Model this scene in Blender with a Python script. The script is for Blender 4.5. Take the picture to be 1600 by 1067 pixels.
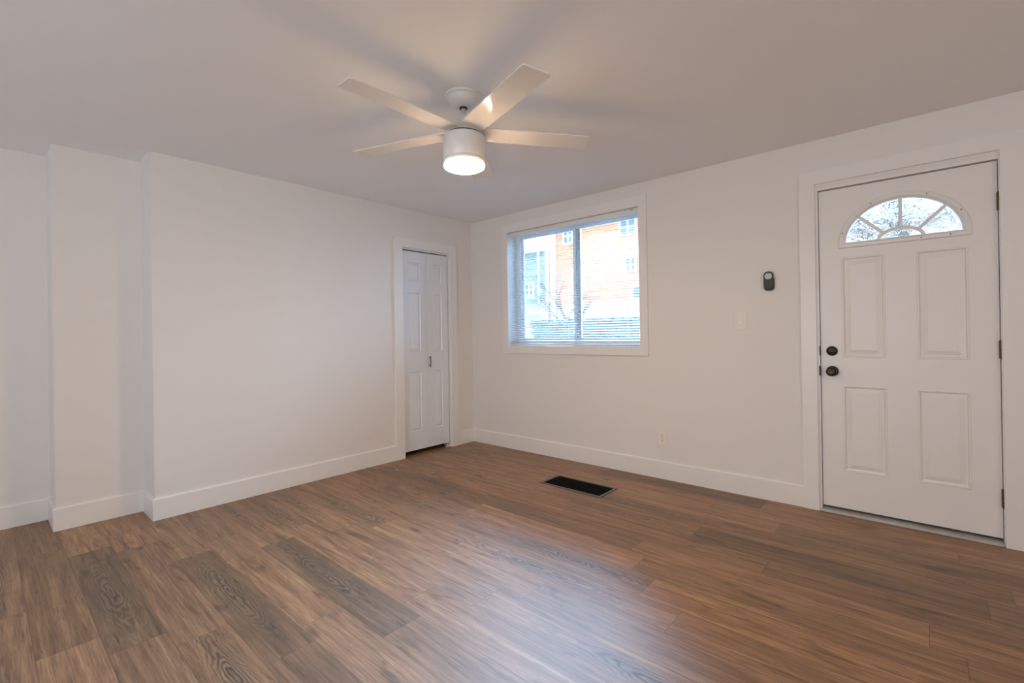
import bpy, bmesh, math, random
from mathutils import Vector, Matrix

# ------------------------------------------------------------------ clear
for o in list(bpy.data.objects):
    bpy.data.objects.remove(o, do_unlink=True)
scene = bpy.context.scene
COL = scene.collection
PI = math.pi

# ------------------------------------------------------------------ camera
F_PX, YAW, PITCH, ROLL = 737.92, 0.7247, 0.0016, -0.0159
CAM = Vector((3.7674, -3.5977, 1.1724))
fw = Vector((-math.sin(YAW)*math.cos(PITCH), math.cos(YAW)*math.cos(PITCH), math.sin(PITCH)))
rt = Vector((math.cos(YAW), math.sin(YAW), 0))
up = rt.cross(fw)
rt2 = rt*math.cos(ROLL) + up*math.sin(ROLL)
up2 = -rt*math.sin(ROLL) + up*math.cos(ROLL)
cd = bpy.data.cameras.new('camera')
cd.sensor_fit = 'HORIZONTAL'
cd.sensor_width = 36.0
cd.lens = 36.0*F_PX/1600.0
cd.shift_y = -13.53/1600.0
cd.clip_start = 0.05
cd.clip_end = 300
cam = bpy.data.objects.new('camera', cd)
M = Matrix.Identity(4)
for i in range(3):
    M[i][0] = rt2[i]; M[i][1] = up2[i]; M[i][2] = -fw[i]; M[i][3] = CAM[i]
cam.matrix_world = M
COL.objects.link(cam)
scene.camera = cam

# ------------------------------------------------------------------ world, lights, exposure
LAMP_STRENGTH = 150.0
LAMP_COL = (1.0, 0.71, 0.44)
SKY_COL = (0.38, 0.66, 1.0)
SKY_STRENGTH = 15.0
GLOW, GLOW_POW, GLOW_DIR = 215.0, 5.0, (-0.80, 0.62, 0.50)
scene.view_settings.view_transform = 'Standard'
scene.view_settings.look = 'None'
scene.view_settings.exposure = 0.08
scene.view_settings.gamma = 1.0
scene.view_settings.use_curve_mapping = False
scene.cycles.use_denoising = True
scene.cycles.max_bounces = 10
scene.cycles.diffuse_bounces = 7
scene.cycles.glossy_bounces = 4
scene.cycles.transmission_bounces = 6
scene.cycles.transparent_max_bounces = 12
scene.cycles.sample_clamp_indirect = 6.0
scene.cycles.caustics_reflective = False
scene.cycles.caustics_refractive = False

world = bpy.data.worlds.new('overcast_sky')
scene.world = world
world.use_nodes = True
wn = world.node_tree
# overcast sky with an added glow lobe that brightens the floor sheen
bg = wn.nodes['Background']
bg.inputs[0].default_value = (*SKY_COL, 1)
tcw = wn.nodes.new('ShaderNodeTexCoord')
dotn = wn.nodes.new('ShaderNodeVectorMath'); dotn.operation = 'DOT_PRODUCT'
dotn.inputs[1].default_value = Vector(GLOW_DIR).normalized()
wn.links.new(tcw.outputs['Generated'], dotn.inputs[0])
mx0 = wn.nodes.new('ShaderNodeMath'); mx0.operation = 'MAXIMUM'; mx0.inputs[1].default_value = 0.0
wn.links.new(dotn.outputs['Value'], mx0.inputs[0])
pwn = wn.nodes.new('ShaderNodeMath'); pwn.operation = 'POWER'; pwn.inputs[1].default_value = GLOW_POW
wn.links.new(mx0.outputs[0], pwn.inputs[0])
mad = wn.nodes.new('ShaderNodeMath'); mad.operation = 'MULTIPLY_ADD'
mad.inputs[1].default_value = GLOW; mad.inputs[2].default_value = SKY_STRENGTH
wn.links.new(pwn.outputs[0], mad.inputs[0])
wn.links.new(mad.outputs[0], bg.inputs[1])

def add_sun(name, direction, energy, color, angle):
    l = bpy.data.lights.new(name, 'SUN'); l.energy = energy; l.color = color; l.angle = angle
    o = bpy.data.objects.new(name, l); COL.objects.link(o)
    o.rotation_euler = Vector(direction).to_track_quat('-Z', 'Y').to_euler()
    return o
add_sun('sun', (-0.45, 1.0, -0.62), 3.0, (1.0, 0.80, 0.60), math.radians(3))

def add_area(name, loc, direction, sx, sy, energy, color):
    l = bpy.data.lights.new(name, 'AREA'); l.shape = 'RECTANGLE'; l.size = sx; l.size_y = sy
    l.energy = energy; l.color = color
    o = bpy.data.objects.new(name, l); COL.objects.link(o)
    o.location = loc
    o.rotation_euler = Vector(direction).to_track_quat('-Z', 'Y').to_euler()
    return o
# added unseen fill lights in front of the two openings behind the camera
add_area('fill_light_rear', (2.6, -6.49, 1.35), (0, 1, 0.5), 2.6, 1.7, 104, (0.68, 0.79, 0.92))
add_area('fill_light_side', (6.27, -3.6, 1.45), (-1, 0.15, 0.35), 2.0, 1.4, 36, (1.0, 0.86, 0.72))
# portals that guide the sky light in through the window and the fanlight
pw = add_area('sky_portal_window', (1.27, 0.24, 1.62), (0, -1, 0), 1.45, 1.16, 1, (1, 1, 1))
pw.data.cycles.is_portal = True
pf = add_area('sky_portal_fanlight', (3.644, 0.08, 1.82), (0, -1, 0), 0.54, 0.24, 1, (1, 1, 1))
pf.data.cycles.is_portal = True

# ------------------------------------------------------------------ materials
def mat(name, color=(0.8,0.8,0.8), rough=0.5, metal=0.0, spec=None, emis=None, estr=0.0):
    m = bpy.data.materials.new(name); m.use_nodes = True
    b = m.node_tree.nodes['Principled BSDF']
    b.inputs['Base Color'].default_value = (*color, 1)
    b.inputs['Roughness'].default_value = rough
    b.inputs['Metallic'].default_value = metal
    if spec is not None: b.inputs['Specular IOR Level'].default_value = spec
    if emis:
        b.inputs['Emission Color'].default_value = (*emis, 1); b.inputs['Emission Strength'].default_value = estr
    return m

def N(m, typ, **kw):
    n = m.node_tree.nodes.new(typ)
    for k, v in kw.items(): setattr(n, k, v)
    return n
def L(m, a, b): m.node_tree.links.new(a, b)

def noisy(name, c1, c2, scale=4.0, rough=0.5, bump=0.0, bscale=80.0, spec=None, metal=0.0):
    """two close tones mixed by object-space noise, optional fine bump"""
    m = mat(name, c1, rough, metal, spec)
    b = m.node_tree.nodes['Principled BSDF']
    tc = N(m, 'ShaderNodeTexCoord')
    nz = N(m, 'ShaderNodeTexNoise'); nz.inputs['Scale'].default_value = scale; nz.inputs['Detail'].default_value = 4
    L(m, tc.outputs['Object'], nz.inputs['Vector'])
    mx = N(m, 'ShaderNodeMix', data_type='RGBA')
    mx.inputs['A'].default_value = (*c1, 1); mx.inputs['B'].default_value = (*c2, 1)
    L(m, nz.outputs['Fac'], mx.inputs['Factor']); L(m, mx.outputs['Result'], b.inputs['Base Color'])
    if bump:
        n2 = N(m, 'ShaderNodeTexNoise'); n2.inputs['Scale'].default_value = bscale; n2.inputs['Detail'].default_value = 3
        L(m, tc.outputs['Object'], n2.inputs['Vector'])
        bp = N(m, 'ShaderNodeBump'); bp.inputs['Strength'].default_value = bump; bp.inputs['Distance'].default_value = 0.002
        L(m, n2.outputs['Fac'], bp.inputs['Height']); L(m, bp.outputs['Normal'], b.inputs['Normal'])
    return m

WALL = noisy('wall_paint', (0.80,0.775,0.745), (0.785,0.76,0.73), 1.5, 0.62, 0.12, 160)
CEIL = noisy('ceiling_paint', (0.90,0.90,0.905), (0.885,0.885,0.89), 1.2, 0.75, 0.10, 140)
TRIM = noisy('trim_paint', (0.84,0.82,0.795), (0.825,0.805,0.78), 2.0, 0.33, 0.04, 60)
DOORP = noisy('door_paint', (0.83,0.805,0.775), (0.815,0.79,0.76), 2.0, 0.36, 0.05, 70)
CLOSP = noisy('closet_paint_cool_light', (0.78,0.81,0.85), (0.765,0.795,0.835), 2.0, 0.35, 0.04, 70)  # blue cast of the window light put into the door colour
VINYL = noisy('white_vinyl', (0.82,0.84,0.86), (0.80,0.82,0.84), 3.0, 0.3)
FANW = noisy('fan_white', (0.78,0.77,0.74), (0.76,0.75,0.72), 3.0, 0.32)
BLADE = noisy('blade_white', (0.79,0.76,0.73), (0.77,0.74,0.71), 3.0, 0.14)
BLACK = mat('black_rubber', (0.012,0.011,0.010), 0.5)
BRONZE = noisy('oil_rubbed_bronze', (0.022,0.014,0.010), (0.045,0.028,0.018), 18, 0.28, metal=0.6)
BRASS = noisy('aged_brass', (0.22,0.15,0.06), (0.07,0.05,0.03), 60, 0.45, metal=0.8)
DARKV = noisy('grille_duct_shade', (0.003,0.003,0.003), (0.005,0.005,0.005), 30, 0.8, spec=0.1)  # near black, shade of the duct put into the colour
VFRAME = noisy('register_frame', (0.10,0.085,0.07), (0.16,0.135,0.11), 30, 0.35, metal=0.3)
PLATE = noisy('switch_plate', (0.83,0.79,0.73), (0.82,0.78,0.72), 8, 0.3)
SLOT = mat('dark_slot', (0.04,0.03,0.025), 0.6)
REMB = noisy('remote_black', (0.010,0.008,0.006), (0.020,0.016,0.012), 25, 0.45)
REMS = noisy('remote_silver', (0.50,0.49,0.47), (0.42,0.41,0.39), 40, 0.35, metal=0.3)
ALU = noisy('aluminium_sill', (0.50,0.48,0.45), (0.30,0.27,0.23), 14, 0.45, metal=0.5)
STEEL = noisy('brushed_steel', (0.16,0.16,0.17), (0.10,0.10,0.11), 50, 0.3, metal=0.8)
DARKGAP = mat('closet_shade', (0.05,0.05,0.055), 0.9)  # shade inside the closet put into a dark colour
SLATM = mat('slat_white', (0.72,0.73,0.75), 0.4)
b = SLATM.node_tree.nodes['Principled BSDF']
CORD = mat('cord_white', (0.75,0.76,0.78), 0.6)

def lens_mat():
    m = mat('frosted_lens', (0.9,0.88,0.82), 0.4, emis=LAMP_COL, estr=LAMP_STRENGTH)
    return m
LENS = lens_mat()

def glass_mat(name, tint=(1,1,1), refr=False):
    m = bpy.data.materials.new(name); m.use_nodes = True
    nt = m.node_tree; nt.nodes.remove(nt.nodes['Principled BSDF'])
    out = nt.nodes['Material Output']
    tr = N(m, 'ShaderNodeBsdfTransparent'); tr.inputs['Color'].default_value = (*tint, 1)
    gl = N(m, 'ShaderNodeBsdfGlossy'); gl.inputs['Roughness'].default_value = 0.02
    fr = N(m, 'ShaderNodeFresnel'); fr.inputs['IOR'].default_value = 1.45
    mx = N(m, 'ShaderNodeMixShader')
    L(m, fr.outputs[0], mx.inputs[0]); L(m, tr.outputs[0], mx.inputs[1]); L(m, gl.outputs[0], mx.inputs[2])
    L(m, mx.outputs[0], out.inputs['Surface'])
    return m
GLASS = glass_mat('window_glass', (0.95, 0.97, 0.98))

def textured_glass():
    m = bpy.data.materials.new('rippled_glass'); m.use_nodes = True
    nt = m.node_tree; nt.nodes.remove(nt.nodes['Principled BSDF'])
    out = nt.nodes['Material Output']
    g = N(m, 'ShaderNodeBsdfGlass'); g.inputs['Roughness'].default_value = 0.03; g.inputs['IOR'].default_value = 1.3
    tc = N(m, 'ShaderNodeTexCoord'); nz = N(m, 'ShaderNodeTexNoise')
    nz.inputs['Scale'].default_value = 16; nz.inputs['Detail'].default_value = 2; nz.inputs['Distortion'].default_value = 1.4
    L(m, tc.outputs['Object'], nz.inputs['Vector'])
    bp = N(m, 'ShaderNodeBump'); bp.inputs['Strength'].default_value = 0.5; bp.inputs['Distance'].default_value = 0.01
    L(m, nz.outputs['Fac'], bp.inputs['Height']); L(m, bp.outputs['Normal'], g.inputs['Normal'])
    L(m, g.outputs[0], out.inputs['Surface'])
    return m
RGLASS = textured_glass()

# floor: per-plank attributes carry plank coordinates and tone, the grain is procedural
def floor_mat():
    m = mat('vinyl_oak_planks', (0.2,0.13,0.09), 0.42)
    nt = m.node_tree; b = nt.nodes['Principled BSDF']
    at = N(m, 'ShaderNodeAttribute'); at.attribute_name = 'puv'       # x along plank (m), y across (m), z random
    a2 = N(m, 'ShaderNodeAttribute'); a2.attribute_name = 'tone'      # r tone, g hue, b grain style
    sp = N(m, 'ShaderNodeSeparateXYZ'); L(m, at.outputs['Vector'], sp.inputs[0])
    st = N(m, 'ShaderNodeSeparateXYZ'); L(m, a2.outputs['Vector'], st.inputs[0])
    def math_(op, a, b_=None, c=None):
        n = N(m, 'ShaderNodeMath', operation=op)
        for i, x in enumerate((a, b_, c)):
            if x is None: continue
            if isinstance(x, (int, float)): n.inputs[i].default_value = x
            else: L(m, x, n.inputs[i])
        return n.outputs[0]
    def comb(x, y, z):
        n = N(m, 'ShaderNodeCombineXYZ')
        for i, v in enumerate((x, y, z)):
            if isinstance(v, (int, float)): n.inputs[i].default_value = v
            else: L(m, v, n.inputs[i])
        return n.outputs[0]
    def noise(vec, scale, detail, rough=0.5, dist=0.0):
        n = N(m, 'ShaderNodeTexNoise'); n.inputs['Scale'].default_value = scale
        n.inputs['Detail'].default_value = detail; n.inputs['Roughness'].default_value = rough
        n.inputs['Distortion'].default_value = dist
        L(m, vec, n.inputs['Vector']); return n.outputs['Fac']
    def ramp(fac, stops):
        n = N(m, 'ShaderNodeValToRGB'); e = n.color_ramp.elements
        e[0].position, e[0].color = stops[0][0], (*stops[0][1], 1)
        e[1].position, e[1].color = stops[-1][0], (*stops[-1][1], 1)
        for p, c in stops[1:-1]:
            q = e.new(p); q.color = (*c, 1)
        L(m, fac, n.inputs[0]); return n.outputs['Color']
    def mix(f, a, b_, mode='MIX'):
        n = N(m, 'ShaderNodeMix', data_type='RGBA', blend_type=mode)
        if isinstance(f, (int, float)): n.inputs['Factor'].default_value = f
        else: L(m, f, n.inputs['Factor'])
        for k, v in (('A', a), ('B', b_)):
            if isinstance(v, tuple): n.inputs[k].default_value = (*v, 1)
            else: L(m, v, n.inputs[k])
        return n.outputs['Result']
    rz = math_('MULTIPLY', sp.outputs[2], 37.0)
    # long soft streaks
    v1 = comb(math_('MULTIPLY', sp.outputs[0], 1.1), math_('MULTIPLY', sp.outputs[1], 16.0), rz)
    streak = noise(v1, 1.6, 5, 0.6, 0.5)
    # fine fibres
    v2 = comb(math_('MULTIPLY', sp.outputs[0], 5.0), math_('MULTIPLY', sp.outputs[1], 150.0), rz)
    fib = noise(v2, 1.4, 4, 0.6)
    v2b = comb(math_('MULTIPLY', sp.outputs[0], 2.4), math_('MULTIPLY', sp.outputs[1], 70.0), math_('ADD', rz, 11.0))
    mid = noise(v2b, 1.5, 5, 0.62, 0.6)
    # blotches
    v3 = comb(math_('MULTIPLY', sp.outputs[0], 3.0), math_('MULTIPLY', sp.outputs[1], 10.0), math_('ADD', rz, 5.0))
    blot = noise(v3, 1.5, 3, 0.5, 0.8)
    base_l = ramp(streak, [(0.30, (0.205,0.108,0.048)), (0.44, (0.300,0.162,0.078)), (0.58, (0.370,0.210,0.102)), (0.72, (0.470,0.290,0.150))])
    base_d = ramp(streak, [(0.30, (0.062,0.035,0.014)), (0.50, (0.120,0.072,0.031)), (0.72, (0.195,0.122,0.060))])
    col = mix(st.outputs[0], base_l, base_d)
    hue = mix(st.outputs[1], (1.0,0.97,1.02), (1.05,0.98,0.92))
    col = mix(1.0, col, hue, 'MULTIPLY')
    md_ = ramp(mid, [(0.28, (0.42,0.38,0.36)), (0.44, (0.86,0.84,0.82)), (0.56, (1.04,1.04,1.03)), (0.74, (1.30,1.28,1.24))])
    col = mix(0.62, col, md_, 'MULTIPLY')
    fr_ = ramp(fib, [(0.34, (0.62,0.60,0.58)), (0.52, (1.0,1.0,1.0)), (0.70, (1.16,1.15,1.12))])
    col = mix(0.9, col, fr_, 'MULTIPLY')
    bl = ramp(blot, [(0.27, (0.55,0.50,0.47)), (0.42, (1,1,1)), (1.0, (1,1,1))])
    col = mix(0.9, col, bl, 'MULTIPLY')
    v4 = comb(math_('MULTIPLY', sp.outputs[0], 3.2), math_('MULTIPLY', sp.outputs[1], 38.0), math_('ADD', rz, 23.0))
    crk = ramp(noise(v4, 1.6, 3, 0.5, 0.4), [(0.655, (1,1,1)), (0.72, (0.42,0.36,0.33)), (1.0, (0.30,0.25,0.22))])
    col = mix(0.85, col, crk, 'MULTIPLY')
    # cathedral grain: rings of a stretched, distorted distance field
    cy_ = math_('SUBTRACT', sp.outputs[1], 0.09)
    dx = math_('MULTIPLY', math_('SUBTRACT', sp.outputs[0], math_('ADD', 0.35, math_('MULTIPLY', sp.outputs[2], 0.5))), 0.12)
    wob = noise(comb(math_('MULTIPLY', sp.outputs[0], 3.0), math_('MULTIPLY', sp.outputs[1], 9.0), rz), 1.3, 3, 0.5)
    rad = math_('SQRT', math_('ADD', math_('MULTIPLY', cy_, cy_), math_('MULTIPLY', dx, dx)))
    ring = math_('SINE', math_('MULTIPLY', math_('ADD', rad, math_('MULTIPLY', wob, 0.075)), 620.0))
    near = math_('SUBTRACT', 1.0, math_('MINIMUM', math_('MULTIPLY', rad, 13.0), 1.0))
    rf = math_('MULTIPLY', math_('MULTIPLY', math_('MULTIPLY_ADD', ring, 0.5, 0.5), near), st.outputs[2])
    col = mix(math_('MULTIPLY', rf, 1.0), col, (0.030,0.018,0.010))
    lite = math_('MULTIPLY', math_('MULTIPLY', math_('SUBTRACT', 1.0, math_('MULTIPLY_ADD', ring, 0.5, 0.5)), near), st.outputs[2])
    col = mix(math_('MULTIPLY', lite, 0.40), col, (0.26,0.185,0.115))
    # knots
    vo = N(m, 'ShaderNodeTexVoronoi'); vo.inputs['Scale'].default_value = 1.0
    L(m, comb(math_('MULTIPLY', sp.outputs[0], 1.7), math_('MULTIPLY', sp.outputs[1], 5.5), rz), vo.inputs['Vector'])
    kn = ramp(vo.outputs['Distance'], [(0.0, (0.22,0.17,0.15)), (0.06, (0.55,0.5,0.47)), (0.13, (1,1,1))])
    col = mix(0.9, col, kn, 'MULTIPLY')
    # seams: distance to plank edge
    ey = math_('MINIMUM', sp.outputs[1], math_('SUBTRACT', 0.181, sp.outputs[1]))
    seam = math_('LESS_THAN', ey, 0.0011)
    ex = N(m, 'ShaderNodeAttribute'); ex.attribute_name = 'pend'
    seam2 = math_('LESS_THAN', ex.outputs['Fac'], 0.0012)
    sm = math_('MAXIMUM', seam, seam2)
    col = mix(math_('MULTIPLY', sm, 0.62), col, (0.045,0.030,0.022))
    L(m, col, b.inputs['Base Color'])
    rr = math_('MULTIPLY_ADD', fib, 0.14, 0.50)
    L(m, rr, b.inputs['Roughness'])
    b.inputs['Specular IOR Level'].default_value = 0.4
    b.inputs['Coat Weight'].default_value = 0.8; b.inputs['Coat Roughness'].default_value = 0.54; b.inputs['Coat IOR'].default_value = 1.5
    bp = N(m, 'ShaderNodeBump'); bp.inputs['Strength'].default_value = 0.25; bp.inputs['Distance'].default_value = 0.001
    L(m, math_('SUBTRACT', fib, math_('MULTIPLY', sm, 1.5)), bp.inputs['Height']); L(m, bp.outputs['Normal'], b.inputs['Normal'])
    return m
FLOOR = floor_mat()

def brick_mat():
    m = mat('orange_brick', (0.5,0.22,0.1), 0.85)
    b = m.node_tree.nodes['Principled BSDF']
    tc = N(m, 'ShaderNodeTexCoord'); mp = N(m, 'ShaderNodeMapping')
    mp.inputs['Rotation'].default_value = (PI/2, 0, 0)
    br = N(m, 'ShaderNodeTexBrick'); br.inputs['Scale'].default_value = 1.0
    br.inputs['Color1'].default_value = (0.26,0.094,0.044,1); br.inputs['Color2'].default_value = (0.21,0.076,0.035,1)
    br.inputs['Mortar'].default_value = (0.27,0.13,0.07,1)
    br.inputs['Brick Width'].default_value = 0.24; br.inputs['Row Height'].default_value = 0.08; br.inputs['Mortar Size'].default_value = 0.008
    L(m, tc.outputs['Object'], mp.inputs['Vector']); L(m, mp.outputs[0], br.inputs['Vector']); L(m, br.outputs['Color'], b.inputs['Base Color'])
    return m
BRICK = brick_mat()
STUCCO = noisy('pale_stucco', (0.22,0.155,0.125), (0.18,0.13,0.105), 1.2, 0.85)
cb = CLOSP.node_tree.nodes['Principled BSDF']; cb.inputs['Coat Weight'].default_value = 1.0; cb.inputs['Coat Roughness'].default_value = 0.22
def matte(m): m.node_tree.nodes['Principled BSDF'].inputs['Specular IOR Level'].default_value = 0.05
def siding_mat():
    m = mat('blue_grey_siding', (0.2,0.26,0.33), 0.7)
    b = m.node_tree.nodes['Principled BSDF']
    tc = N(m, 'ShaderNodeTexCoord'); sp = N(m, 'ShaderNodeSeparateXYZ'); L(m, tc.outputs['Object'], sp.inputs[0])
    md = N(m, 'ShaderNodeMath', operation='MODULO'); md.inputs[1].default_value = 0.16; L(m, sp.outputs[2], md.inputs[0])
    lt = N(m, 'ShaderNodeMath', operation='LESS_THAN'); lt.inputs[1].default_value = 0.02; L(m, md.outputs[0], lt.inputs[0])
    mx = N(m, 'ShaderNodeMix', data_type='RGBA'); mx.inputs['A'].default_value = (0.13,0.12,0.115,1); mx.inputs['B'].default_value = (0.075,0.07,0.068,1)
    L(m, lt.outputs[0], mx.inputs['Factor']); L(m, mx.outputs['Result'], b.inputs['Base Color'])
    return m
SIDING = siding_mat()
WTRIM = mat('outdoor_white_trim', (0.55,0.50,0.45), 0.6)
ROOFM = noisy('grey_shingles', (0.14,0.14,0.15), (0.22,0.22,0.23), 10, 0.9)
PANE = mat('building_pane', (0.03,0.035,0.04), 0.1)
BARK = noisy('bark', (0.03,0.022,0.018), (0.06,0.045,0.035), 20, 0.9)
HEDGE = noisy('hedge_leaf', (0.05,0.052,0.042), (0.10,0.10,0.082), 14, 0.8)
GRASS = noisy('pale_winter_lawn', (0.28,0.28,0.26), (0.34,0.34,0.32), 3, 0.95)
CONC = noisy('pale_concrete', (0.24,0.23,0.22), (0.20,0.19,0.18), 3, 0.9)

for m_ in (BRICK, STUCCO, SIDING, WTRIM, ROOFM, BARK, HEDGE, GRASS, CONC): matte(m_)

# ------------------------------------------------------------------ helpers
def tag(o, label=None, cat=None, group=None, kind=None):
    if label: o['label'] = label
    if cat: o['category'] = cat
    if group: o['group'] = group
    if kind: o['kind'] = kind
    return o
def empty(name, loc=(0,0,0), rz=0.0):
    o = bpy.data.objects.new(name, None); COL.objects.link(o)
    o.location = loc; o.rotation_euler = (0, 0, rz); o.empty_display_size = 0.1
    return o
def obj(name, bm, m, parent=None, smooth=False, loc=None):
    bmesh.ops.recalc_face_normals(bm, faces=bm.faces[:])
    me = bpy.data.meshes.new(name); bm.to_mesh(me); bm.free()
    me.materials.append(m)
    if smooth:
        for p in me.polygons: p.use_smooth = True
    o = bpy.data.objects.new(name, me); COL.objects.link(o)
    if parent is not None: o.parent = parent
    if loc is not None: o.location = loc
    return o
def box(bm, x0, x1, y0, y1, z0, z1):
    v = [bm.verts.new((x, y, z)) for x in (x0, x1) for y in (y0, y1) for z in (z0, z1)]
    for f in ((0,1,3,2), (4,6,7,5), (0,4,5,1), (2,3,7,6), (0,2,6,4), (1,5,7,3)):
        bm.faces.new([v[i] for i in f])
    return v
def bevel(bm, w, seg=1, angle=0.5):
    es = [e for e in bm.edges if e.is_manifold and e.calc_face_angle(0) > angle]
    bmesh.ops.bevel(bm, geom=es, offset=w, segments=seg, affect='EDGES', profile=0.5, clamp_overlap=True)
def bbox(x0, x1, y0, y1, z0, z1, bev=0.0, seg=1):
    bm = bmesh.new(); box(bm, x0, x1, y0, y1, z0, z1)
    if bev: bmesh.ops.recalc_face_normals(bm, faces=bm.faces[:]); bevel(bm, bev, seg)
    return bm
def lathe(bm, prof, seg=64, cx=0, cy=0, cap=True):
    rings = []
    for r, z in prof:
        if r < 1e-6: rings.append([bm.verts.new((cx, cy, z))])
        else: rings.append([bm.verts.new((cx+r*math.cos(2*PI*k/seg), cy+r*math.sin(2*PI*k/seg), z)) for k in range(seg)])
    for a, b_ in zip(rings[:-1], rings[1:]):
        for k in range(seg):
            k2 = (k+1) % seg
            if len(a) == 1 and len(b_) == 1: continue
            if len(a) == 1: bm.faces.new((a[0], b_[k], b_[k2]))
            elif len(b_) == 1: bm.faces.new((a[k], a[k2], b_[0]))
            else: bm.faces.new((a[k], a[k2], b_[k2], b_[k]))
    return rings
def rot_bm(bm, mtx): bmesh.ops.transform(bm, matrix=mtx, verts=bm.verts[:])
def tube(bm, pts, r, seg=8, r2=None):
    pts = [Vector(p) for p in pts]; rings = []
    n = len(pts)
    for i, p in enumerate(pts):
        d = (pts[min(i+1, n-1)] - pts[max(i-1, 0)]).normalized()
        a = d.orthogonal().normalized(); b_ = d.cross(a)
        rr = r if r2 is None else r + (r2-r)*i/(n-1)
        if i and rings:
            # keep frames aligned
            pa = rings[-1][1]; a = (pa - d*pa.dot(d)).normalized(); b_ = d.cross(a)
        rings.append(([bm.verts.new(p + a*rr*math.cos(2*PI*k/seg) + b_*rr*math.sin(2*PI*k/seg)) for k in range(seg)], a))
    for (A, _), (B, _) in zip(rings[:-1], rings[1:]):
        for k in range(seg): bm.faces.new((A[k], A[(k+1) % seg], B[(k+1) % seg], B[k]))
    bm.faces.new(list(reversed(rings[0][0]))); bm.faces.new(rings[-1][0])

# ================================================================== SETTING
H = 2.3895
X_END, Y_END = 6.3, -6.5
LY1, LX1 = -2.853, -0.278     # first set-back of the left wall
LY2, LX2 = -3.294, -0.588     # second set-back
WX0, WX1, WZ0, WZ1 = 0.54, 1.997, 1.042, 2.204      # window opening
DX0, DX1, DZ1 = 3.232, 4.05, 2.066                   # entry door opening
KY0, KY1, KZ1 = -0.322, -0.915, 2.018                # closet opening

# ---- floor of individual plank faces
random.seed(11)
PW, PL = 0.181, 1.205
bm = bmesh.new()
luv = bm.verts.layers.float_vector.new('puv')
ltone = bm.verts.layers.float_vector.new('tone')
lend = bm.verts.layers.float.new('pend')
def inside_y(y): return y
y = -3.29 - 18*PW
rows = []
row = 0
fixed = {(-3.29): (0.26, 'd'), (-2.928): (0.77, 'd'), (-2.566): (0.955, 'd')}
joint_rows = {-0.576: 3.08, -0.395: 3.86, -1.3: 3.75, -3.109: 1.60, -2.204: 2.27}
while y < 0.25:
    y0 = y; y1 = min(y+PW, 0.2)
    start = None
    for fy, (fx, _) in fixed.items():
        if abs(fy-y0) < 0.03: start = fx
    jr = None
    for fy, jx in joint_rows.items():
        if abs(fy-y0) < 0.03: jr = jx
    if start is None: start = jr if jr is not None else random.uniform(0, PL)
    x = start - PL*math.ceil((start+1.3)/PL)
    while x < X_END+0.2:
        rnd = random.random()
        dark = random.random()
        tone = 0.70+0.2*random.random() if dark < 0.05 else (0.32 + 0.25*random.random() if dark < 0.32 else random.uniform(0.0, 0.28))
        cath = 1.0 if random.random() < 0.30 else 0.12
        if x > 2.3: cath *= 0.25
        for fy, (fx, _) in fixed.items():
            if abs(fy-y0) < 0.03 and abs(x-fx) < 0.05: tone, cath = 0.76, 1.0
        hue = random.random()
        xa, xb = max(x, -0.9), min(x+PL, X_END+0.2)
        if xb > xa:
            # thin end strips so that the joint line is narrow and exact
            xs = [xa, xa+0.004, xb-0.004, xb]
            pe = [0.0, 0.004, 0.004, 0.0]
            ve = []
            for xx, p in zip(xs, pe):
                pair = []
                for yy in (y0, y1):
                    v = bm.verts.new((xx, yy, 0.0))
                    v[luv] = (xx-x, yy-y0, rnd*7.3 % 1.0); v[ltone] = (tone, hue, cath); v[lend] = p
                    pair.append(v)
                ve.append(pair)
            for a, b_ in zip(ve[:-1], ve[1:]): bm.faces.new((a[0], b_[0], b_[1], a[1]))
        x += PL
    y += PW; row += 1
# a sub-floor slab under the planks
fl = obj('floor', bm, FLOOR)
fl.data.materials[0] = FLOOR
for p in fl.data.polygons:
    if p.normal.z < 0: fl.data.flip_normals(); break
tag(fl, 'brown and grey oak-look plank floor running along the window wall', 'floor', kind='structure')

def struct(name, bm, m, label, cat, smooth=False):
    return tag(obj(name, bm, m, smooth=smooth), label, cat, kind='structure')

bm = bmesh.new(); box(bm, -1.5, X_END+0.3, Y_END-4.5, 0.25, H, H+0.3)  # slab runs on past the rear wall, added to keep the sun out
struct('ceiling', bm, CEIL, 'flat matt white ceiling over the whole room', 'ceiling')

# window wall (y = 0 .. 0.2) with two openings
bm = bmesh.new()
box(bm, -0.9, WX0, 0, 0.2, 0, H); box(bm, WX0, WX1, 0, 0.2, 0, WZ0); box(bm, WX0, WX1, 0, 0.2, WZ1, H)
box(bm, WX1, DX0-0.012, 0, 0.2, 0, H); box(bm, DX0-0.012, DX1+0.012, 0, 0.2, DZ1+0.012, H); box(bm, DX1+0.012, X_END+0.2, 0, 0.2, 0, H)
struct('wall_right', bm, WALL, 'warm white wall with the window and the entry door', 'wall')
# closet wall, stepping back twice towards the camera's left
bm = bmesh.new()
box(bm, -0.12, 0, KY0+0.0, 0, 0, H); box(bm, -0.12, 0, KY1, KY0, KZ1+0.03, H); box(bm, -0.12, 0, LY1, KY1, 0, H)
box(bm, -0.9, -0.12, LY1, LY1+0.12, 0, H)
box(bm, -0.9, LX1, LY2, LY1, 0, H)
box(bm, -0.9, LX2, Y_END, LY2, 0, H)
struct('wall_left', bm, WALL, 'white wall with the closet door, stepping back twice at the left', 'wall')
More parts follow.
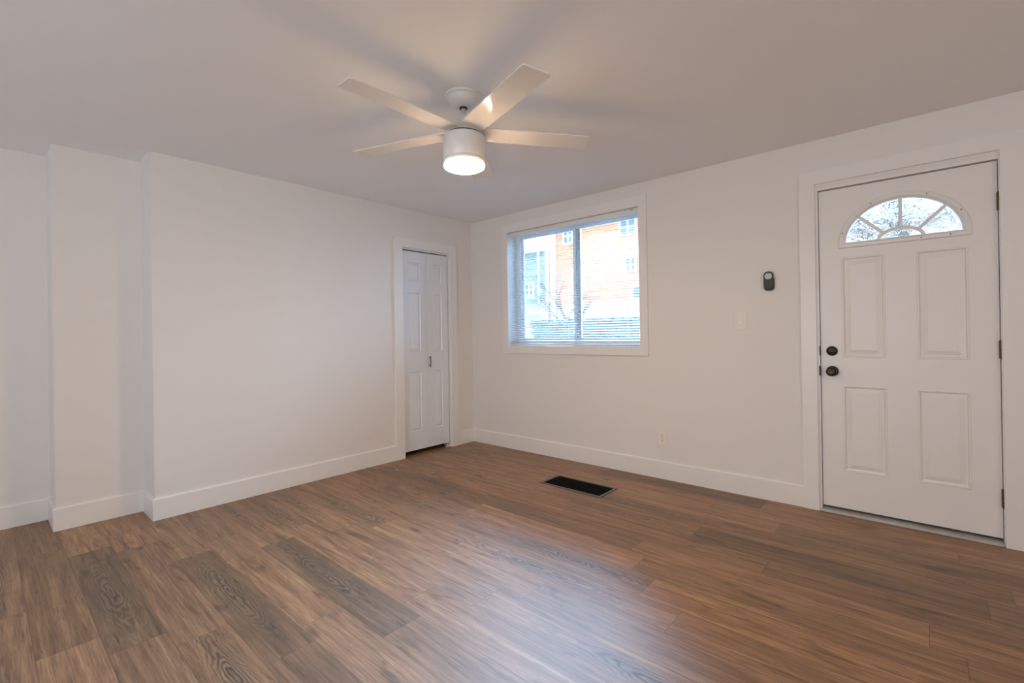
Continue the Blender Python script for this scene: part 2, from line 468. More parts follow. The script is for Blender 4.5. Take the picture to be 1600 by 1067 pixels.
# walls behind the camera, each with a window opening
bm = bmesh.new()
for a in ((-0.9, 1.2, 0, H), (1.2, 4.0, 0, 0.5), (1.2, 4.0, 2.2, H), (4.0, X_END+0.2, 0, H)):
    box(bm, a[0], a[1], Y_END-0.2, Y_END, a[2], a[3])
struct('wall_rear', bm, WALL, 'white wall behind the camera with a wide window opening', 'wall')
bm = bmesh.new()
for a in ((Y_END, -4.7, 0, H), (-4.7, -2.5, 0, 0.7), (-4.7, -2.5, 2.2, H), (-2.5, 0, 0, H)):
    box(bm, X_END, X_END+0.2, a[0], a[1], a[2], a[3])
struct('wall_side', bm, WALL, 'white wall at the right of the camera with a window opening', 'wall')
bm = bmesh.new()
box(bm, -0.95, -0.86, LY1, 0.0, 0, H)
struct('wall_closet', bm, DARKGAP, 'closet back coloured dark as shade behind the folding door', 'wall')

BLINDM = noisy('sky_blocker_cloth', (0.78,0.77,0.74), (0.74,0.73,0.70), 6, 0.9)
def roller(label, name, x0, x1, y0, y1, z0, z1):  # unseen blinds added to keep sky light out of the openings
    bm = bmesh.new(); box(bm, x0, x1, y0, y1, z0, z1)
    if x1-x0 > y1-y0: tube(bm, [(x0, (y0+y1)/2-0.02, z1-0.03), (x1, (y0+y1)/2-0.02, z1-0.03)], 0.028, 12); box(bm, x0, x1, y0-0.006, y1+0.006, z0-0.02, z0)
    else: tube(bm, [((x0+x1)/2+0.02, y0, z1-0.03), ((x0+x1)/2+0.02, y1, z1-0.03)], 0.028, 12); box(bm, x0-0.006, x1+0.006, y0, y1, z0-0.02, z0)
    return tag(obj(name, bm, BLINDM), label, 'window blind')
roller('added unseen white blind blocking the sky at the opening behind the camera', 'sky_blocker_blind', 1.205, 3.995, Y_END-0.10, Y_END-0.097, 0.53, 2.195)
roller('added unseen white blind blocking the sky at the opening right of the camera', 'sky_blocker_blind', X_END+0.097, X_END+0.10, -4.695, -2.505, 0.73, 2.195)

# ---- baseboards: profile with eased top edge, swept along straight runs
BH, BT = 0.1405, 0.013
def baseboard_path(bm, pts):
    """mitred skirting along a floor polyline, the room lying to the left of the direction of travel"""
    P = [Vector((p[0], p[1])) for p in pts]
    prof = [(0, 0.001), (BT, 0.001), (BT, BH-0.006), (BT-0.0015, BH-0.0025), (BT-0.005, BH), (0, BH)]
    secs = []
    for i, p in enumerate(P):
        dirs = []
        if i > 0: dirs.append((P[i]-P[i-1]).normalized())
        if i < len(P)-1: dirs.append((P[i+1]-P[i]).normalized())
        ns = [Vector((-d.y, d.x)) for d in dirs]
        if len(ns) == 1: off = ns[0]
        else:
            h = (ns[0]+ns[1]).normalized(); off = h/h.dot(ns[0])
        secs.append([bm.verts.new((p.x+off.x*d, p.y+off.y*d, z)) for d, z in prof])
    for A, B in zip(secs[:-1], secs[1:]):
        for k in range(6): bm.faces.new((A[k], A[(k+1) % 6], B[(k+1) % 6], B[k]))
    bm.faces.new(secs[0][::-1]); bm.faces.new(secs[-1])
bm = bmesh.new(); baseboard_path(bm, [(3.132, 0), (BT, 0)]); baseboard_path(bm, [(X_END, 0), (4.146, 0)])
# the travel runs towards -x so that the room (-y) lies on the left
struct('baseboard_right', bm, TRIM, 'tall white baseboard along the foot of the window wall', 'baseboard')
bm = bmesh.new()
baseboard_path(bm, [(0, 0), (0, -0.235)])
baseboard_path(bm, [(0, -1.013), (0, LY1), (LX1, LY1), (LX1, LY2), (LX2, LY2), (LX2, Y_END)])
struct('baseboard_left', bm, TRIM, 'tall white baseboard following the stepped closet wall', 'baseboard')

# ================================================================== WINDOW
win = empty('window_1', (1.268, 0, WZ0))
tag(win, 'white vinyl sliding window with flat white casing', 'window', kind='structure')
win_inv = Vector((-1.268, 0, -WZ0))
def pobj(name, bm, m, parent, smooth=False):
    """geometry given in world coordinates, stored relative to the parent's origin"""
    off = Vector((0,0,0)); p = parent
    while p is not None: off += p.location; p = p.parent
    bmesh.ops.translate(bm, vec=-off, verts=bm.verts[:])
    return obj(name, bm, m, parent, smooth)
# casing: four flat boards
bm = bmesh.new()
cx0, cx1, cz0, cz1 = 0.474, 2.062, 0.975, 2.281
box(bm, cx0, WX0-0.002, -0.018, 0, cz0, cz1); box(bm, WX1+0.002, cx1, -0.018, 0, cz0, cz1)
box(bm, WX0-0.002, WX1+0.002, -0.018, 0, WZ1, cz1); box(bm, WX0-0.002, WX1+0.002, -0.018, 0, cz0, WZ0)
pobj('casing', bm, TRIM, win)
# lining of the reveal
bm = bmesh.new()
t = 0.006
box(bm, WX0-0.002, WX0+t, -0.017, 0.14, WZ0, WZ1); box(bm, WX1-t, WX1+0.002, -0.017, 0.14, WZ0, WZ1)
box(bm, WX0+t, WX1-t, -0.017, 0.14, WZ1-t, WZ1); box(bm, WX0+t, WX1-t, -0.017, 0.14, WZ0, WZ0+t)
pobj('reveal_lining', bm, TRIM, win)
# outer frame
YG = 0.165
bm = bmesh.new()
fx0, fx1, fz0, fz1 = 0.545, 1.992, 1.047, 2.199
ft = 0.045
for a in ((fx0, fx0+ft, fz0, fz1), (fx1-ft, fx1, fz0, fz1), (fx0+ft, fx1-ft, fz0, fz0+ft), (fx0+ft, fx1-ft, fz1-0.036, fz1)):
    box(bm, a[0], a[1], 0.14, 0.20, a[2], a[3])
pobj('window_frame', bm, VINYL, win)
def sash(x0, x1, y0, y1, name='sash'):
    z0, z1 = fz0+ft-0.004, fz1-0.036+0.004
    w = 0.034
    bm = bmesh.new()
    box(bm, x0, x0+w, y0, y1, z0, z1); box(bm, x1-w, x1, y0, y1, z0, z1)
    box(bm, x0+w, x1-w, y0, y1, z0, z0+w); box(bm, x0+w, x1-w, y0, y1, z1-0.020, z1)
    s = pobj(name, bm, VINYL, win)
    bm = bmesh.new(); box(bm, x0+w-0.004, x1-w+0.004, (y0+y1)/2-0.003, (y0+y1)/2+0.003, z0+w-0.004, z1-0.016)
    pobj('pane', bm, GLASS, s)
    return s
s1 = sash(fx0+ft-0.02, 1.306, 0.172, 0.196)
s2 = sash(1.240, fx1-ft+0.02, 0.146, 0.170)
bm = bbox(1.262, 1.276, 0.132, 0.146, 1.58, 1.64, 0.002); pobj('latch', bm, VINYL, win)

# ---- mini blind
bl = empty('window_blind', (1.268, 0.03, WZ1-0.008))
tag(bl, 'white horizontal mini blind with open slats hanging inside the window', 'window blind')
bx0, bx1 = WX0+0.010, WX1-0.010
bm = bbox(bx0, bx1, 0.012, 0.042, 2.158, 2.196, 0.003); pobj('headrail', bm, TRIM, bl)
bm = bmesh.new()
PITCH_S = 0.0222
zs = 2.142
nsl = 0
TILT = math.radians(16)
while zs > 1.083:
    # curved slat: 4 strips
    pr = []
    for k in range(5):
        u = -0.0125 + 0.025*k/4
        c = 0.0018*(1-(u/0.0125)**2)
        yy = 0.027 + u*math.cos(TILT) - c*math.sin(TILT); zz = zs + u*math.sin(TILT) + c*math.cos(TILT)
        pr.append((yy, zz))
    top = [[bm.verts.new((x, yy, zz+0.0004)) for yy, zz in pr] for x in (bx0, bx1)]
    bot = [[bm.verts.new((x, yy, zz-0.0004)) for yy, zz in pr] for x in (bx0, bx1)]
    for k in range(4):
        bm.faces.new((top[0][k], top[1][k], top[1][k+1], top[0][k+1]))
        bm.faces.new((bot[0][k+1], bot[1][k+1], bot[1][k], bot[0][k]))
    bm.faces.new((top[0][0], bot[0][0], bot[1][0], top[1][0])); bm.faces.new((top[0][4], top[1][4], bot[1][4], bot[0][4]))
    for s in (0, 1):
        bm.faces.new([top[s][k] for k in range(5)] + [bot[s][k] for k in range(4, -1, -1)])
    zs -= PITCH_S; nsl += 1
pobj('slats', bm, SLATM, bl)
bm = bbox(bx0, bx1, 0.015, 0.039, 1.058, 1.070, 0.003); pobj('bottom_rail', bm, TRIM, bl)
for x in (bx0+0.12, 1.268, bx1-0.12):
    bm = bmesh.new()
    for yy in (0.0135, 0.0405): box(bm, x-0.0007, x+0.0007, yy-0.0006, yy+0.0006, 1.066, 2.16)
    pobj('ladder_cord', bm, CORD, bl)
bm = bmesh.new(); box(bm, bx1-0.035, bx1-0.004, 0.006, 0.0118, 2.160, 2.196); pobj('end_bracket', bm, PLATE, bl)
bm = bmesh.new(); tube(bm, [(bx1-0.055, 0.009, 2.186), (bx1-0.075, 0.009, 2.186)], 0.003, 6); pobj('cord_lock', bm, STEEL, bl)

# ================================================================== ENTRY DOOR
dr = empty('door_1', ((DX0+DX1)/2, 0.0, 0.0))
tag(dr, 'white four-panel entry door with a half-round fanlight', 'door', kind='structure')
SX0, SX1, SZ0, SZ1, SY0, SY1 = 3.236, 4.046, 0.036, 2.056, 0.020, 0.064
panels = [(3.352, 3.568, 0.990, 1.618), (3.712, 3.930, 0.988, 1.614), (3.350, 3.569, 0.270, 0.813), (3.708, 3.930, 0.270, 0.810)]
ACX, AZ, ARX, ARZ = 3.644, 1.704, 0.272, 0.237
NA = 40
def arch(rx, rz, cz=AZ, y=0, n=NA, a0=0, a1=PI):
    return [(ACX+rx*math.cos(a0+(a1-a0)*k/n), y, cz+rz*math.sin(a0+(a1-a0)*k/n)) for k in range(n+1)]
def loop_edges(bm, pts):
    vs = [bm.verts.new(p) for p in pts]
    es = [bm.edges.new((vs[i], vs[(i+1) % len(vs)])) for i in range(len(vs))]
    return vs, es
def rect(x0, x1, z0, z1, y): return [(x0,y,z0), (x1,y,z0), (x1,y,z1), (x0,y,z1)]
def panel_face(bm, outer, holes, y, rings):
    """planar face at y with holes, each hole given raised-panel rings (inset, depth)"""
    es = loop_edges(bm, rect(*outer, y))[1]
    hv = []
    for h in holes:
        v, e = loop_edges(bm, rect(*h, y)); es += e; hv.append((h, v))
    return es, hv
def add_rings(bm, hv, y, rings):
    for h, v in hv:
        prev = v
        for ins, dep in rings:
            cur = [bm.verts.new(p) for p in rect(h[0]+ins, h[1]-ins, h[2]+ins, h[3]-ins, y+dep)]
            for k in range(4): bm.faces.new((prev[k], prev[(k+1) % 4], cur[(k+1) % 4], cur[k]))
            prev = cur
        bm.faces.new(prev)
RINGS = [(0.003, -0.003), (0.009, -0.003), (0.014, 0.007), (0.020, 0.008), (0.046, 0.001)]
bm = bmesh.new()
es, hv = panel_face(bm, (SX0, SX1, SZ0, SZ1), panels, SY0, RINGS)
av, ae = loop_edges(bm, arch(ARX-0.004, ARZ-0.004, y=SY0)); es += ae
bmesh.ops.triangle_fill(bm, use_beauty=True, edges=es)
add_rings(bm, hv, SY0, RINGS)
ob = [v for v in bm.verts if abs(v.co.y-SY0) < 1e-6 and (v.co.x, v.co.z) in ((SX0,SZ0),)]
# back face and sides
es2 = loop_edges(bm, rect(SX0, SX1, SZ0, SZ1, SY1))[1]
av2, ae2 = loop_edges(bm, arch(ARX-0.004, ARZ-0.004, y=SY1)); es2 += ae2
bmesh.ops.triangle_fill(bm, use_beauty=True, edges=es2)
n = len(av)
for k in range(n): bm.faces.new((av[k], av[(k+1) % n], av2[(k+1) % n], av2[k]))
r1 = [bm.verts.new(p) for p in rect(SX0, SX1, SZ0, SZ1, SY0)]; r2 = [bm.verts.new(p) for p in rect(SX0, SX1, SZ0, SZ1, SY1)]
for k in range(4): bm.faces.new((r1[k], r1[(k+1) % 4], r2[(k+1) % 4], r2[k]))
bmesh.ops.remove_doubles(bm, verts=bm.verts[:], dist=1e-5)
slab = pobj('door_slab', bm, DOORP, dr)
# fanlight: frame, muntins, pane
fanl = empty('fanlight', (0, 0, 0)); fanl.parent = dr
bm = bmesh.new()
def frame_ring(bm, off_list):
    """closed ring profile swept round the half-ellipse and its sill; off = outward offset, y"""
    rings = []
    for off, yy in off_list:
        pts = arch(ARX+off, ARZ+off, cz=AZ, y=yy)
        bl_ = [(ACX-(ARX+off), yy, AZ-off*0.85), (ACX+(ARX+off), yy, AZ-off*0.85)]
        pts = pts + bl_
        rings.append([bm.verts.new(p) for p in pts])
    m_ = len(rings[0])
    for A, B in zip(rings[:-1], rings[1:]):
        for k in range(m_): bm.faces.new((A[k], A[(k+1) % m_], B[(k+1) % m_], B[k]))
frame_ring(bm, [(0.034, SY0), (0.033, 0.014), (0.028, 0.009), (0.010, 0.007), (0.004, 0.010), (0.0, 0.016), (-0.006, 0.018), (-0.006, 0.040)])
pobj('fanlight_frame', bm, DOORP, fanl, smooth=False)
bm = bmesh.new()
def bar(bm, p, q, w, y0, y1):
    p = Vector((p[0], 0, p[1])); q = Vector((q[0], 0, q[1])); d = (q-p).normalized(); nn = Vector((-d.z, 0, d.x))*w/2
    vs = [bm.verts.new((c.x, y, c.z)) for y in (y0, y1) for c in (p-nn, p+nn, q+nn, q-nn)]
    for f in ((0,1,2,3), (7,6,5,4), (0,4,5,1), (1,5,6,2), (2,6,7,3), (3,7,4,0)): bm.faces.new([vs[i] for i in f])
hx, hz = 0.102, 0.058
def ell(a, rx, rz): return (ACX+rx*math.cos(a), AZ+rz*math.sin(a))
for a_out, a_in in ((math.radians(138), math.radians(140)), (PI/2, PI/2), (math.radians(42), math.radians(40))):
    bar(bm, ell(a_in, hx, hz), ell(a_out, ARX-0.002, ARZ-0.002), 0.018, 0.0148, 0.0292)
ring = []
for rx, rz, yy in ((hx+0.009, hz+0.009, 0.030), (hx+0.009, hz+0.009, 0.014), (hx-0.009, hz-0.009, 0.014), (hx-0.009, hz-0.009, 0.030)):
    ring.append([bm.verts.new((ACX+rx*math.cos(PI*k/24), yy, AZ+rz*math.sin(PI*k/24))) for k in range(25)])
for A, B in zip(ring, ring[1:]+ring[:1]):
    for k in range(24): bm.faces.new((A[k], A[k+1], B[k+1], B[k]))
pobj('muntins', bm, DOORP, fanl)
bm = bmesh.new()
A = [bm.verts.new(p) for p in arch(ARX-0.002, ARZ-0.002, cz=AZ, y=0.034)]; B = [bm.verts.new(p) for p in arch(ARX-0.002, ARZ-0.002, cz=AZ, y=0.039)]
bm.faces.new(A); bm.faces.new(B[::-1])
for k in range(len(A)): bm.faces.new((A[k], A[(k+1) % len(A)], B[(k+1) % len(A)], B[k]))
pobj('pane', bm, RGLASS, fanl)
bm = bmesh.new()
for a, rr in ((118, 0.022), (66, 0.022), (27, 0.022), (165, 0.022)):
    p = ell(math.radians(a), ARX+rr-0.002, ARZ+rr-0.004)
    g = bmesh.ops.create_cone(bm, cap_ends=True, segments=12, radius1=0.0034, radius2=0.0034, depth=0.003)
    bmesh.ops.rotate(bm, verts=g['verts'], cent=(0,0,0), matrix=Matrix.Rotation(PI/2, 3, 'X'))
    bmesh.ops.translate(bm, verts=g['verts'], vec=(p[0], 0.0078, p[1]))
for x in (3.86, 3.735):
    g = bmesh.ops.create_cone(bm, cap_ends=True, segments=12, radius1=0.0034, radius2=0.0034, depth=0.003)
    bmesh.ops.rotate(bm, verts=g['verts'], cent=(0,0,0), matrix=Matrix.Rotation(PI/2, 3, 'X'))
    bmesh.ops.translate(bm, verts=g['verts'], vec=(x, 0.008, AZ-0.014))
pobj('screw_plugs', bm, SLOT, fanl)
# deadbolt and knob
def turned(name, prof, x, z, parent, m, y=SY0, seg=32):
    """profile (radius, distance from door face) around an axis pointing into the room"""
    bm = bmesh.new(); lathe(bm, prof, seg)
    rot_bm(bm, Matrix.Rotation(PI/2, 4, 'X'))       # z -> -y
    bmesh.ops.translate(bm, vec=(x, y, z), verts=bm.verts[:])
    return pobj(name, bm, m, parent, smooth=True)
db = turned('deadbolt', [(0, 0), (0.031, 0.0), (0.031, 0.004), (0.028, 0.009), (0.024, 0.011), (0.0, 0.012)], 3.296, 1.029, dr, BRONZE)
bm = bbox(3.276, 3.316, SY0-0.026, SY0-0.011, 1.024, 1.035, 0.003, 2); pobj('thumb_turn', bm, BRONZE, db)
turned('doorknob', [(0, 0), (0.033, 0.0), (0.033, 0.004), (0.029, 0.009), (0.014, 0.012), (0.011, 0.022), (0.013, 0.030), (0.024, 0.036), (0.029, 0.045), (0.029, 0.054), (0.024, 0.062), (0.015, 0.066), (0.010, 0.0645), (0.0, 0.0645)], 3.297, 0.900, dr, BRONZE)
bm = bbox(3.2275, 3.2335, -0.0012, 0.016, 0.870, 0.932, 0.0); pobj('strike_plate', bm, BLACK, dr)
bm = bbox(3.2300, 3.2335, -0.0012, 0.016, 1.00, 1.06, 0.0); pobj('strike_plate', bm, BLACK, dr)
# hinges
for z in (1.838, 1.046, 0.252):
    bm = bmesh.new()
    for k in range(5):
        g = bmesh.ops.create_cone(bm, cap_ends=True, segments=14, radius1=0.0062, radius2=0.0062, depth=0.0185)
        bmesh.ops.translate(bm, verts=g['verts'], vec=(4.0495, 0.006, z-0.040+0.020*k))
    g = bmesh.ops.create_cone(bm, cap_ends=True, segments=10, radius1=0.0042, radius2=0.0042, depth=0.108)
    bmesh.ops.translate(bm, verts=g['verts'], vec=(4.0495, 0.006, z))
    box(bm, 4.0415, 4.048, 0.0172, 0.0195, z-0.048, z+0.048)
    pobj('hinge', bm, BRASS, dr)
# jambs with stop
bm = bmesh.new()
box(bm, DX0-0.012, DX0+0.001, 0.0, 0.18, 0, DZ1+0.012); box(bm, DX1-0.001, DX1+0.012, 0.0, 0.18, 0, DZ1+0.012)
box(bm, DX0+0.001, DX1-0.001, 0.0, 0.18, DZ1-0.004, DZ1+0.012)
box(bm, DX0+0.001, DX0+0.013, 0.066, 0.10, 0.03, DZ1-0.004); box(bm, DX1-0.013, DX1-0.001, 0.066, 0.10, 0.03, DZ1-0.004)
box(bm, DX0+0.013, DX1-0.013, 0.066, 0.10, DZ1-0.016, DZ1-0.004)
pobj('jamb', bm, TRIM, dr)
bm = bmesh.new(); box(bm, SX0+0.002, SX0+0.016, 0.0645, 0.0658, 0.035, SZ1); box(bm, SX1-0.016, SX1, 0.0645, 0.0658, 0.035, SZ1); box(bm, SX0+0.016, SX1-0.016, 0.0645, 0.0658, SZ1-0.016, SZ1); box(bm, DX0+0.0012, SX0, 0.030, 0.060, 0.035, SZ1)
bm2 = bm
box(bm, SX0, SX1, 0.028, 0.060, 0.0295, 0.0355)  # black strip added to stop light leaking under the door
pobj('weatherstrip', bm, BLACK, dr)
# casing boards
bm = bmesh.new()
box(bm, 3.133, 3.219, -0.018, 0.0, 0.001, 2.188); box(bm, 4.053, 4.145, -0.018, 0.0, 0.001, 2.188); box(bm, 3.219, 4.053, -0.018, 0.0, 2.104, 2.188)
pobj('casing', bm, TRIM, dr)
# threshold
bm = bmesh.new()
prof = [(-0.012, 0.001), (-0.010, 0.016), (0.004, 0.022), (0.060, 0.030), (0.19, 0.030), (0.19, 0.001)]
A = [bm.verts.new((DX0+0.001, a, z)) for a, z in prof]; B = [bm.verts.new((DX1-0.001, a, z)) for a, z in prof]
for k in range(len(prof)): bm.faces.new((A[k], A[(k+1) % 6], B[(k+1) % 6], B[k]))
bm.faces.new(A[::-1]); bm.faces.new(B)
pobj('threshold', bm, ALU, dr)

# ================================================================== CLOSET DOOR
kd = empty('door_2', (0, (KY0+KY1)/2, 0))
tag(kd, 'narrow white bifold closet door in the left wall', 'door', kind='structure')
def leaf(y0, y1):
    z0, z1, xf, xb = 0.046, 1.992, -0.022, -0.050
    w = y1-y0
    pans = [(1.697, 1.888), (1.008, 1.592), (0.226, 0.815)]
    m_ = 0.074
    bm = bmesh.new()
    def rc(a0, a1, b0, b1, x): return [(x, a0, b0), (x, a1, b0), (x, a1, b1), (x, a0, b1)]
    es = loop_edges(bm, rc(y0, y1, z0, z1, xf))[1]; hv = []
    for a, b_ in pans:
        v, e = loop_edges(bm, rc(y0+m_, y1-m_, a, b_, xf)); es += e; hv.append(((y0+m_, y1-m_, a, b_), v))
    bmesh.ops.triangle_fill(bm, use_beauty=True, edges=es)
    for h, v in hv:
        prev = v
        for ins, dep in ((0.004, 0.002), (0.010, -0.008), (0.016, -0.008), (0.034, -0.001)):
            cur = [bm.verts.new(p) for p in rc(h[0]+ins, h[1]-ins, h[2]+ins, h[3]-ins, xf+dep)]
            for k in range(4): bm.faces.new((prev[k], prev[(k+1) % 4], cur[(k+1) % 4], cur[k]))
            prev = cur
        bm.faces.new(prev)
    r1 = [bm.verts.new(p) for p in rc(y0, y1, z0, z1, xf)]; r2 = [bm.verts.new(p) for p in rc(y0, y1, z0, z1, xb)]
    for k in range(4): bm.faces.new((r1[k], r1[(k+1) % 4], r2[(k+1) % 4], r2[k]))
    bm.faces.new(r2[::-1])
    bmesh.ops.remove_doubles(bm, verts=bm.verts[:], dist=1e-5)
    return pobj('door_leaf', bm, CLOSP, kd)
YM = -0.6045
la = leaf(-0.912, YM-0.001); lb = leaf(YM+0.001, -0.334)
# bar pull on the near-centre stile of the right leaf
hd = bmesh.new()
tube(hd, [(0.006, -0.588, 0.848), (0.006, -0.588, 0.962)], 0.0058, 12)
for z in (0.866, 0.944): tube(hd, [(-0.022, -0.588, z), (0.006, -0.588, z)], 0.004, 8)
pobj('door_pull', hd, STEEL, kd, smooth=False)
bm = bmesh.new(); box(bm, -0.048, -0.020, KY1+0.002, KY0-0.002, 2.003, 2.018); pobj('track', bm, TRIM, kd)
bm = bmesh.new(); box(bm, -0.012, 0.0, KY1, KY0, 2.018, 2.03); box(bm, -0.12, 0.0, KY0-0.003, KY0, 0, 2.018); box(bm, -0.12, 0.0, KY1, KY1+0.003, 0, 2.018); box(bm, -0.12, -0.012, KY1, KY0, 2.018, 2.03)
pobj('jamb', bm, TRIM, kd)
bm = bmesh.new(); box(bm, -0.052, -0.020, -0.375, -0.326, 0.001, 0.006); box(bm, -0.052, -0.020, -0.330, -0.326, 0.006, 0.030); tube(bm, [(-0.036, -0.352, 0.006), (-0.036, -0.352, 0.046)], 0.004, 8)
pobj('pivot_bracket', bm, PLATE, kd)
bm = bmesh.new()
box(bm, 0, 0.018, -0.320, -0.236, 0.001, 2.100); box(bm, 0, 0.018, -1.012, -0.917, 0.001, 2.100); box(bm, 0, 0.018, -0.917, -0.320, 2.018, 2.100)
pobj('casing', bm, TRIM, kd)

# ================================================================== CEILING FAN
FX, FY = 1.9948, -1.9428
fan = empty('ceiling_fan', (FX, FY, H))
tag(fan, 'white five-blade ceiling fan with a lit round lamp', 'ceiling fan')
def fpart(name, prof, m, seg=72, parent=fan):
    bm = bmesh.new(); lathe(bm, prof, seg, FX, FY)
    return pobj(name, bm, m, parent, smooth=True)
can = fpart('canopy', [(0, H-0.001), (0.096, H-0.001), (0.097, H-0.006), (0.094, H-0.010), (0.083, H-0.012), (0.080, H-0.018), (0.072, H-0.034), (0.056, H-0.049), (0.036, H-0.057), (0.019, H-0.060), (0.0, H-0.060)], FANW)
fpart('canopy_collar', [(0.0, H-0.058), (0.020, H-0.0595), (0.020, H-0.066), (0.0, H-0.066)], BLACK, 32)
fpart('downrod', [(0.0, H-0.06), (0.0125, H-0.06), (0.0125, 2.19), (0.0, 2.19)], FANW, 32)
fpart('coupling_cover', [(0.0, 2.300), (0.015, 2.298), (0.019, 2.290), (0.027, 2.262), (0.033, 2.235), (0.036, 2.210), (0.030, 2.206), (0, 2.206)], FANW, 40)
HR = 0.1065
mh = fpart('motor_housing', [(0.0, 2.206), (0.07, 2.206), (0.086, 2.196), (0.088, 2.186), (0.095, 2.183), (HR-0.004, 2.181), (HR, 2.176), (HR, 2.066), (HR-0.0015, 2.064), (HR-0.0015, 2.0625), (HR-0.001, 2.0605), (HR-0.002, 2.046), (HR-0.004, 2.042), (0.0, 2.042)], FANW)
fpart('vent_slot', [(0.0885, 2.1835), (0.0885, 2.1925), (0.0875, 2.1925), (0.0875, 2.1835)], BLACK)
lk = fpart('lamp_ring', [(0.0, 2.0415), (0.1030, 2.0415), (0.1030, 2.0372), (0, 2.0372)], FANW)
fpart('light_lens', [(0.0, 2.0368), (0.1035, 2.0368), (0.1042, 2.031), (0.1015, 2.025), (0.092, 2.020), (0.070, 2.0165), (0.040, 2.0145), (0.0, 2.014)], LENS)
# blades
BL_L, BL_W, BL_P, BL_Z = 0.674, 0.127, math.radians(7.5), 2.203
def blade_bm():
    bm = bmesh.new()
    w = BL_W/2
    out = [(0.075, -w*0.80), (0.115, -w*0.96), (0.16, -w)]
    def corner(cx_, cy_, r, a0, a1, n=5):
        return [(cx_+r*math.cos(a0+(a1-a0)*k/n), cy_+r*math.sin(a0+(a1-a0)*k/n)) for k in range(n+1)]
    r = 0.014
    out += corner(BL_L-0.012-r, -w+r, r, -PI/2, 0)
    out += corner(BL_L-r, w-r, r, 0, PI/2)
    out += [(0.16, w), (0.115, w*0.96), (0.075, w*0.80)]
    T = 0.0055
    A = [bm.verts.new((x, y, -T/2)) for x, y in out]; B = [bm.verts.new((x, y, T/2)) for x, y in out]
    bm.faces.new(A[::-1]); bm.faces.new(B)
    n_ = len(out)
    for k in range(n_): bm.faces.new((A[k], A[(k+1) % n_], B[(k+1) % n_], B[k]))
    # pitch about the long axis: the counter-clockwise edge is low
    rot_bm(bm, Matrix.Rotation(-BL_P, 4, 'X'))
    return bm
first = None
for k in range(5):
    if first is None:
        first = obj('blade', blade_bm(), BLADE, fan); o = first
        bm = bmesh.new(); box(bm, 0.070, 0.125, -0.020, 0.020, 0.003, 0.008)
        for sx, sy in ((0.09, -0.012), (0.09, 0.012), (0.113, 0.0)):
            g = bmesh.ops.create_cone(bm, cap_ends=True, segments=10, radius1=0.004, radius2=0.003, depth=0.003)
            bmesh.ops.translate(bm, verts=g['verts'], vec=(sx, sy, 0.009))
        rot_bm(bm, Matrix.Rotation(-BL_P, 4, 'X'))
        brk = obj('blade_bracket', bm, FANW, o)
    else:
        o = first.copy(); COL.objects.link(o); o.parent = fan
        c = brk.copy(); COL.objects.link(c); c.parent = o
    o.location = (0, 0, BL_Z-H)
    o.rotation_euler = (0, 0, math.radians(-89.2+72*k))

# ================================================================== WALL FITTINGS
sw = empty('light_switch', (2.760, 0, 1.240))
tag(sw, 'almond rocker light switch on the wall left of the door', 'light switch')
pobj('wall_plate', bbox(2.722, 2.798, -0.006, 0, 1.178, 1.302, 0.002, 2), PLATE, sw)
pobj('rocker_frame', bbox(2.7425, 2.7775, -0.0085, -0.0062, 1.2055, 1.2745, 0.0008), PLATE, sw)
bm = bmesh.new()
A = [(2.746, -0.0085, 1.210), (2.774, -0.0085, 1.210), (2.774, -0.0085, 1.270), (2.746, -0.0085, 1.270)]
F_ = [(2.746, -0.0140, 1.210), (2.774, -0.0140, 1.210), (2.774, -0.0090, 1.240), (2.746, -0.0090, 1.240), (2.774, -0.0105, 1.270), (2.746, -0.0105, 1.270)]
va = [bm.verts.new(p) for p in A]; vf = [bm.verts.new(p) for p in F_]
bm.faces.new((vf[0], vf[1], vf[2], vf[3])); bm.faces.new((vf[3], vf[2], vf[4], vf[5])); bm.faces.new((va[0], va[1], vf[1], vf[0]))
bm.faces.new((va[3], vf[5], vf[4], va[2])); bm.faces.new((va[1], va[2], vf[4], vf[2], vf[1])); bm.faces.new((va[0], vf[0], vf[3], vf[5], va[3])); bm.faces.new(va)
pobj('rocker', bm, PLATE, sw)

rem = empty('fan_remote', (2.946, 0, 1.503))
tag(rem, 'black fan remote with a silver button face in a wall cradle', 'remote control')
def rounded(x0, x1, z0, z1, r, y0, y1, n=8, bev=0.002):
    bm = bmesh.new(); pts = []
    for cx_, cz_, a in ((x1-r, z1-r, 0), (x0+r, z1-r, PI/2), (x0+r, z0+r, PI), (x1-r, z0+r, 1.5*PI)):
        pts += [(cx_+r*math.cos(a+PI/2*k/n), cz_+r*math.sin(a+PI/2*k/n)) for k in range(n+1)]
    A = [bm.verts.new((x, y0, z)) for x, z in pts]; B = [bm.verts.new((x, y1, z)) for x, z in pts]
    bm.faces.new(A); bm.faces.new(B[::-1])
    for k in range(len(A)): bm.faces.new((A[k], A[(k+1) % len(A)], B[(k+1) % len(A)], B[k]))
    bmesh.ops.remove_doubles(bm, verts=bm.verts[:], dist=1e-6)
    bmesh.ops.recalc_face_normals(bm, faces=bm.faces[:])
    if bev: bevel(bm, bev, 2, 0.9)
    return bm
pobj('cradle', rounded(2.914, 2.978, 1.438, 1.535, 0.024, -0.016, 0.0), REMB, rem)
rb = pobj('remote_body', rounded(2.9155, 2.9765, 1.446, 1.569, 0.029, -0.027, -0.0162, 10, 0.003), REMB, rem)
bm = bmesh.new(); lathe(bm, [(0, 0), (0.0225, 0), (0.0225, 0.0018), (0.020, 0.003), (0, 0.003)], 36)
rot_bm(bm, Matrix.Rotation(PI/2, 4, 'X') @ Matrix.Scale(1.0, 4)); bmesh.ops.translate(bm, vec=(2.946, -0.0268, 1.536), verts=bm.verts[:])
pobj('button_face', bm, REMS, rb, smooth=False)
bm = bmesh.new()
